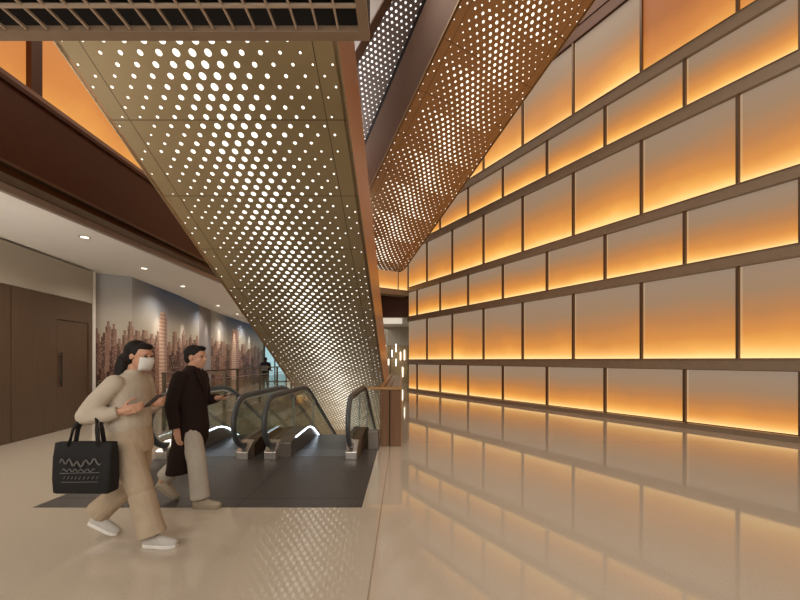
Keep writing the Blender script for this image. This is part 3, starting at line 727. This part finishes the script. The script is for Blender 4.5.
# ---- woman with tote bag, walking right
def woman():
    bx, by = -2.27, 3.08
    rt = thing('person', 'walking person with dark ponytail, white face mask, cream jumper and beige wide trousers', 'person', (bx, by, 0))
    def W(*p): return Vector((bx+p[0], by+p[1], p[2]))
    b = MB(); P, rot = head(b, W(.085, -.01, 1.535), (1, -.12, -.18), 1.0)
    limb(b, [W(.01, 0, 1.34), W(.035, 0, 1.42), W(.055, 0, 1.49)], [.062, .05, .05])
    torso(b, [(W(0, 0, .88), .09, .14), (W(.0, 0, 1.0), .085, .125), (W(0, 0, 1.2), .10, .14), (W(.01, 0, 1.32), .085, .15), (W(.015, 0, 1.38), .05, .07)])
    limb(b, [W(.0, .09, .88), W(.02, .09, .48), W(-.33, .08, .19)], [.085, .055, .038]); limb(b, [W(.0, -.09, .88), W(.15, -.1, .48), W(.24, -.1, .11)], [.085, .055, .038])
    ra = [W(0, -.18, 1.33), W(-.13, -.26, 1.07), W(.07, -.19, 1.10)]; la = [W(.0, .18, 1.33), W(-.02, .24, 1.06), W(.14, .10, 1.13)]
    for a in (ra, la): limb(b, a, [.048, .038, .026])
    hand(b, ra[2]+Vector((.01, 0, 0)), (1, .25, .25), (.05, .9, .3), .55, 1, 1.0)
    hand(b, la[2]+Vector((.01, 0, 0)), (1, -.35, .25), (.0, -.9, .3), .55, -1, 1.0)
    body = b.build('body', SKIN, rt, remesh=.0055)
    eyes(rt, P, rot)
    # jumper, loose
    t = MB(); torso(t, [(W(0, 0, .92), .125, .18), (W(-.005, 0, .98), .14, .19), (W(-.005, 0, 1.15), .13, .18), (W(0, 0, 1.28), .118, .185), (W(.01, 0, 1.355), .085, .145), (W(.025, 0, 1.395), .062, .075), (W(.03, 0, 1.42), .058, .062)])
    limb(t, [W(0, -.17, 1.315), W(-.085, -.235, 1.18), W(-.14, -.265, 1.075), W(-.02, -.235, 1.075), W(.05, -.2, 1.095)], [.070, .070, .070, .060, .047])
    limb(t, [W(0, .17, 1.315), W(-.02, .23, 1.18), W(-.03, .245, 1.065), W(.06, .17, 1.10), W(.12, .12, 1.12)], [.070, .070, .068, .058, .047])
    t.build('jumper', fab('cream knit', (.56, .49, .40)), rt, remesh=.009)
    # wide trousers
    t = MB(); torso(t, [(W(0, 0, .98), .12, .165), (W(0, 0, .90), .14, .19), (W(0, 0, .80), .15, .195), (W(.01, 0, .74), .14, .18)])
    limb(t, [W(.0, -.09, .86), W(.08, -.10, .66), W(.155, -.105, .47), (W(.215, -.105, .25)), W(.255, -.105, .10)], [.108, .104, .096, .094, .104])
    limb(t, [W(-.01, .09, .86), W(.0, .09, .66), W(-.03, .09, .47), W(-.2, .085, .32), W(-.335, .08, .20)], [.108, .102, .095, .092, .10])
    t.build('trousers', fab('beige cotton', (.50, .40, .29)), rt, remesh=.009)
    # hair: cap + ponytail
    hh = MB(); hh.ball(P(-.030, 0, .034), (.098, .088, .094), 18, 12, rot); hh.ball(P(-.055, 0, -.02), (.068, .078, .075), 14, 10, rot); hh.ball(P(.035, 0, .085), (.058, .066, .030), 14, 8, rot)
    limb(hh, [P(-.09, 0, -.01), P(-.125, -.01, -.05), P(-.115, -.03, -.13), P(-.09, -.05, -.21), P(-.085, -.05, -.27)], [.045, .05, .052, .042, .015])
    hh.build('hair', HAIR, rt, remesh=.007)
    # mask
    mk = MB(); mk.rings([[P(.058+.053*math.cos(a)*k1, .068*math.sin(a), z) for a in [(-1.45+2.9*i/12) for i in range(13)]] + [P(.050+.045*math.cos(a)*k1, .060*math.sin(a), z) for a in [(1.45-2.9*i/12) for i in range(13)]] for z, k1 in ((.0, .85), (-.022, 1.12), (-.05, 1.08), (-.08, .95), (-.108, .55))])
    mk.build('face_mask', fab('white mask', (.8, .79, .76)), rt, smooth=True)
    sm, so = fab('pale grey shoe', (.55, .53, .50)), simple('white sole', (.75, .73, .70), .5)
    shoe(rt, W(.19, -.10, .0), (1, -.05, 0), 0, sm, so, .27); 
    shoe(rt, W(-.405, .08, .105), (1, .02, 0), .42, sm, so, .26)
    # phone
    ph = MB().obox(W(.225, -.055, 1.165), (Vector((.75, 0, .65)), Vector((0, 1, 0)), Vector((-.65, 0, .75))), (.075, .037, .005))
    tag(ph.build('smartphone', simple('dark phone', (.03, .03, .035), .2), origin=W(.22, -.05, 1.165), bevel=.004), 'dark smartphone held in both hands of the person with the tote bag', 'phone')
    # tote bag
    tb = thing('tote_bag', 'large black tote bag with pale printed lettering hanging from the walking person\'s arm', 'bag', W(-.10, -.30, .70))
    cx, cy = bx-.105, by-.30; rg = []
    for z, w, d in ((.51, .19, .045), (.52, .205, .055), (.62, .21, .06), (.78, .212, .05), (.885, .212, .03)):
        rg.append([Vector((cx+w*(1 if abs(math.cos(a)) > .38 else abs(math.cos(a))/.38)*(1 if math.cos(a) > 0 else -1), cy+d*math.sin(a)*(1+.1*math.sin(5*a)), z)) for a in [2*math.pi*(k+.5)/28 for k in range(28)]])
    MB().rings(rg).build('bag_body', fab('black canvas', (.022, .021, .022)), tb, smooth=True)
    for dy in (-.028, .028):
        MB().tube([(cx-.11, cy+dy, .86), (cx-.085, cy+dy*.8, .98), (cx-.035, cy+.03+dy*.5, 1.10), (cx+.01, cy+.04+dy*.4, 1.175 if False else 1.14), (cx+.06, cy+.03+dy*.5, 1.08), (cx+.095, cy+dy*.8, .98), (cx+.11, cy+dy, .86)], .010, 8, 1.8).build('strap', fab('black strap', (.025, .022, .02)), tb, smooth=True)
    lt = MB(); yv = cy-.066   # pale print: script-like strokes and small lines, as seen blurred
    def stroke(pts, r=.005): lt.tube([(cx+a, yv-.004+abs(a)*.09, c) for a, c in pts], r, 6)
    stroke([(-.15+.3*k/24, .745+.022*math.sin(k*1.3)+.01*math.sin(k*.4)) for k in range(25)], .006)
    stroke([(-.13+.24*k/20, .69+.012*math.sin(k*1.7)) for k in range(21)], .004)
    stroke([(-.15, .665), (.14, .672)], .003)
    for q in range(9): stroke([(-.12+q*.03, .625), (-.108+q*.03, .645)], .003)
    stroke([(-.14, .60), (.13, .603)], .0025)
    lt.build('print', fab('pale grey print', (.16, .15, .145)), tb)
woman()
# ---- person in long dark coat
def man():
    bx, by = -2.205, 3.86
    rt = thing('person', 'dark haired person in a long dark coat and light trousers walking right', 'person', (bx, by, 0))
    def W(*p): return Vector((bx+p[0], by+p[1], p[2]))
    b = MB(); P, rot = head(b, W(.045, 0, 1.53), (1, -.05, -.05), 1.03)
    limb(b, [W(.0, 0, 1.34), W(.015, 0, 1.42), W(.03, 0, 1.48)], [.066, .056, .054])
    torso(b, [(W(0, 0, .86), .10, .15), (W(.0, 0, 1.0), .095, .14), (W(0, 0, 1.2), .11, .16), (W(.0, 0, 1.32), .09, .17), (W(.005, 0, 1.38), .05, .08)])
    limb(b, [W(.0, -.09, .86), W(.11, -.1, .47), W(.14, -.1, .1)], [.09, .058, .04]); limb(b, [W(.0, .09, .86), W(-.08, .09, .47), W(-.36, .09, .22)], [.09, .058, .04])
    ra = [W(-.01, -.2, 1.33), W(-.05, -.25, 1.05), W(.0, -.255, .82)]; la = [W(.0, .19, 1.33), W(.02, .22, 1.06), W(.2, .14, 1.09)]
    for a in (ra, la): limb(b, a, [.05, .04, .028])
    hand(b, ra[2], (.12, .0, -1), (.4, .8, 0), .35, -1, 1.05); hand(b, la[2]+Vector((.01, 0, 0)), (1, -.1, .1), (0, -.3, .95), .5, 1, 1.0)
    b.build('body', SKIN, rt, remesh=.0055); eyes(rt, P, rot, 1.03)
    t = MB(); torso(t, [(W(-.10, 0, .34), .125, .195), (W(-.095, 0, .36), .13, .20), (W(-.065, 0, .52), .135, .20), (W(-.015, 0, .66), .155, .20), (W(0, 0, .80), .16, .20), (W(0, 0, 1.0), .135, .185), (W(0, 0, 1.2), .14, .20), (W(0, 0, 1.32), .12, .19), (W(.0, 0, 1.38), .085, .12), (W(.01, 0, 1.43), .066, .068), (W(.012, 0, 1.445), .064, .064)])
    limb(t, [W(-.01, -.185, 1.32), W(-.03, -.235, 1.18), W(-.05, -.255, 1.04), W(-.01, -.258, .83)], [.075, .07, .062, .052])
    limb(t, [W(.0, .18, 1.32), W(.01, .21, 1.18), W(.02, .225, 1.05), W(.19, .15, 1.09)], [.075, .068, .062, .048])
    t.build('coat', fab('dark brown wool', (.022, .012, .010)), rt, remesh=.008)
    lp = MB(); 
    for q in (-1, 1): lp.add([W(.125, q*.015, 1.10), W(.15, q*.05, 1.2), W(.135, q*.10, 1.30), W(.07, q*.075, 1.42), W(.085, q*.03, 1.38)], [[0, 1, 2, 3, 4]])
    lp.build('lapels', fab('coat lapel', (.03, .017, .014)), rt)
    t = MB(); limb(t, [W(.0, -.09, .86), W(.065, -.095, .66), W(.11, -.1, .47), W(.13, -.1, .27), W(.145, -.1, .10)], [.10, .098, .09, .088, .092])
    limb(t, [W(.0, .09, .86), W(-.04, .09, .66), W(-.08, .09, .47), W(-.23, .09, .36), W(-.34, .09, .25)], [.10, .095, .088, .085, .085])
    t.build('trousers', fab('light beige trousers', (.50, .46, .40)), rt, remesh=.009)
    hh = MB(); hh.ball(P(-.022, 0, .040), (.102, .086, .088), 18, 12, rot); hh.ball(P(-.055, 0, -.01), (.06, .074, .07), 14, 10, rot); hh.ball(P(.045, 0, .092), (.05, .062, .028), 14, 8, rot)
    hh.build('hair', HAIR, rt, remesh=.007)
    sm, so = fab('tan shoe', (.40, .34, .25)), simple('tan sole', (.30, .25, .18), .6)
    shoe(rt, W(.08, -.10, 0), (1, -.05, 0), 0, sm, so, .28); shoe(rt, W(-.43, .09, .16), (1, 0, 0), .62, sm, so, .27)
    ph = MB().obox(W(.34, .125, 1.125), (Vector((1, -.1, .12)), Vector((0, 1, 0)), Vector((-.12, 0, 1))), (.078, .038, .005))
    tag(ph.build('smartphone', simple('black phone', (.02, .02, .02), .25), origin=W(.32, .13, 1.11), bevel=.004), 'black smartphone held out by the person in the long dark coat', 'phone')
man()
# ---- distant person seen from behind
def far_person():
    bx, by = -7.35, 19.8
    rt = thing('person', 'small distant person in a dark jacket standing beyond the railing near the shopfront', 'person', (bx, by, 0))
    def W(*p): return Vector((bx-p[1], by+p[0], p[2]))
    b = MB(); P, rot = head(b, W(.02, 0, 1.53), (0, 1, -.1), 1.0)
    limb(b, [W(0, 0, 1.34), W(.0, 0, 1.42), W(.01, 0, 1.48)], [.06, .05, .05])
    b.rings([[W(d*math.cos(2*math.pi*k/16), w*math.sin(2*math.pi*k/16), z) for k in range(16)] for z, d, w in ((.86, .1, .15), (1.1, .1, .15), (1.3, .1, .17), (1.37, .05, .08))])
    for q in (-1, 1):
        limb(b, [W(0, q*.09, .86), W(.02*q+.02, q*.1, .48), W(0, q*.11, .10)], [.085, .055, .04])
        limb(b, [W(0, q*.19, 1.32), W(-.03, q*.25, 1.08), W(.12, q*.2, .95)], [.048, .038, .028]); hand(b, W(.13, q*.2, .95), (1, 0, -.2), (0, -q, 0), .5, 1 if q > 0 else -1)
    b.build('body', SKIN, rt, remesh=.007); eyes(rt, P, rot)
    t = MB(); t.rings([[W(d*math.cos(2*math.pi*k/16), w*math.sin(2*math.pi*k/16), z) for k in range(16)] for z, d, w in ((.80, .14, .19), (1.1, .13, .19), (1.3, .13, .2), (1.38, .08, .12), (1.43, .06, .065))])
    for q in (-1, 1): limb(t, [W(0, q*.185, 1.31), W(-.03, q*.25, 1.08), W(.11, q*.2, .96)], [.075, .062, .048])
    t.build('jacket', fab('black jacket', (.02, .02, .024)), rt, remesh=.012)
    t = MB()
    for q in (-1, 1): limb(t, [W(0, q*.08, .86), W(.02*q+.02, q*.1, .48), W(0, q*.11, .10)], [.105, .085, .08])
    t.build('trousers', fab('dark grey trousers', (.07, .065, .07)), rt, remesh=.012)
    hh = MB(); hh.ball(P(-.022, 0, .035), (.10, .086, .09), 14, 10, rot); hh.ball(P(-.055, 0, -.02), (.06, .074, .08), 14, 10, rot); hh.build('hair', HAIR, rt, remesh=.01)
    sm = fab('dark shoe', (.05, .05, .05))
    for q in (-1, 1): shoe(rt, W(-.06, q*.11, 0), (0, 1, 0), 0, sm, sm, .26)
    bg = thing('shoulder_bag', 'grey shoulder bag on the back of the distant person', 'bag', W(-.2, 0, 1.05))
    MB().box((bx-.17, by-.26, .92), (bx+.19, by-.14, 1.20)).build('bag_body', fab('grey canvas bag', (.16, .15, .15)), bg, bevel=.04)
    MB().tube([W(-.15, .15, 1.15), W(-.13, .1, 1.36), W(0, .1, 1.43), W(.14, .1, 1.3)], .012, 6, 1.6).build('strap', fab('bag strap', (.08, .08, .08)), bg)
far_person()

# ================================================================== LIGHT
def area(name, loc, size, power, col, rot=(0, 0, 0), sy=None):
    l = bpy.data.lights.new(name, 'AREA'); l.energy = power; l.color = col; l.size = size; l.shape = 'RECTANGLE'; l.size_y = sy or size
    o = bpy.data.objects.new(name, l); COL.objects.link(o); o.location = loc; o.rotation_euler = rot; return o
area('corridor_far_light', (-4, 23, 3.5), 6, 140, (1, .94, .86), sy=6)
area('hall_light', (1.5, 5, 12.4), 8, 900, (1, .90, .78), sy=12)
area('behind_camera_area', (-2.5, -2.6, 3.6), 9, 330, (1, .91, .80), (math.radians(75), 0, 0), sy=3)  # unseen area lamp behind the camera, facing into the hall
area('corridor_ceiling_fill', (-6.2, 2.0, .7), .8, 95, (1, .93, .85), (math.radians(180), 0, 0), sy=6)  # added fill out of view, brightens the corridor ceiling; no fitting there
area('well_fill', (-3, 14.5, -3.5), 3, 70, (1, .92, .8), (math.radians(180), 0, 0), sy=6)  # added fill below floor level, shining up; no lamp belongs in the well
area('high_ceiling_fill', (-3.0, 13, 6.0), 3, 420, (.92, .95, 1), (math.radians(180), 0, 0), sy=3)  # added fill hidden behind the big soffit, whitens the high ceiling
def spot(loc, tgt, p, ang, blend=.5, col=(1, .9, .78)):
    l = bpy.data.lights.new('spot', 'SPOT'); l.energy = p; l.spot_size = math.radians(ang); l.spot_blend = blend; l.color = col; l.shadow_soft_size = .04
    o = bpy.data.objects.new('mural_spot', l); COL.objects.link(o); o.location = loc
    o.rotation_euler = (Vector(tgt)-Vector(loc)).to_track_quat('-Z', 'Y').to_euler()
for (wx, wy) in [(-7.14, 10.9), (-7.4, 12.7), (-8.1, 15.3), (-8.4, 17.0), (-8.75, 19.3), (-9.1, 22)]:
    n = Vector((1, .16, 0)).normalized()
    spot((wx+n.x*.32, wy+n.y*.32, 3.6), (wx, wy, 2.3), 150, 32, .9)
for (x, y) in [(-5.2, .5), (-5.3, 2.4), (-5.4, 4.3), (-5.55, 6.45), (-6.05, 8.65), (-6.4, 10.75), (-7.3, 14.6), (-7.7, 17.2), (-8.3, 20.5), (-5.9, 12.8), (-5.9, 15.5)]:
    spot((x, y, 3.62), (x, y, 0), 120, 150, 1.0, (1, .90, .77))
w = bpy.data.worlds.new('world'); SC.world = w; w.use_nodes = True
w.node_tree.nodes['Background'].inputs[0].default_value = (.62, .55, .47, 1); w.node_tree.nodes['Background'].inputs[1].default_value = .35
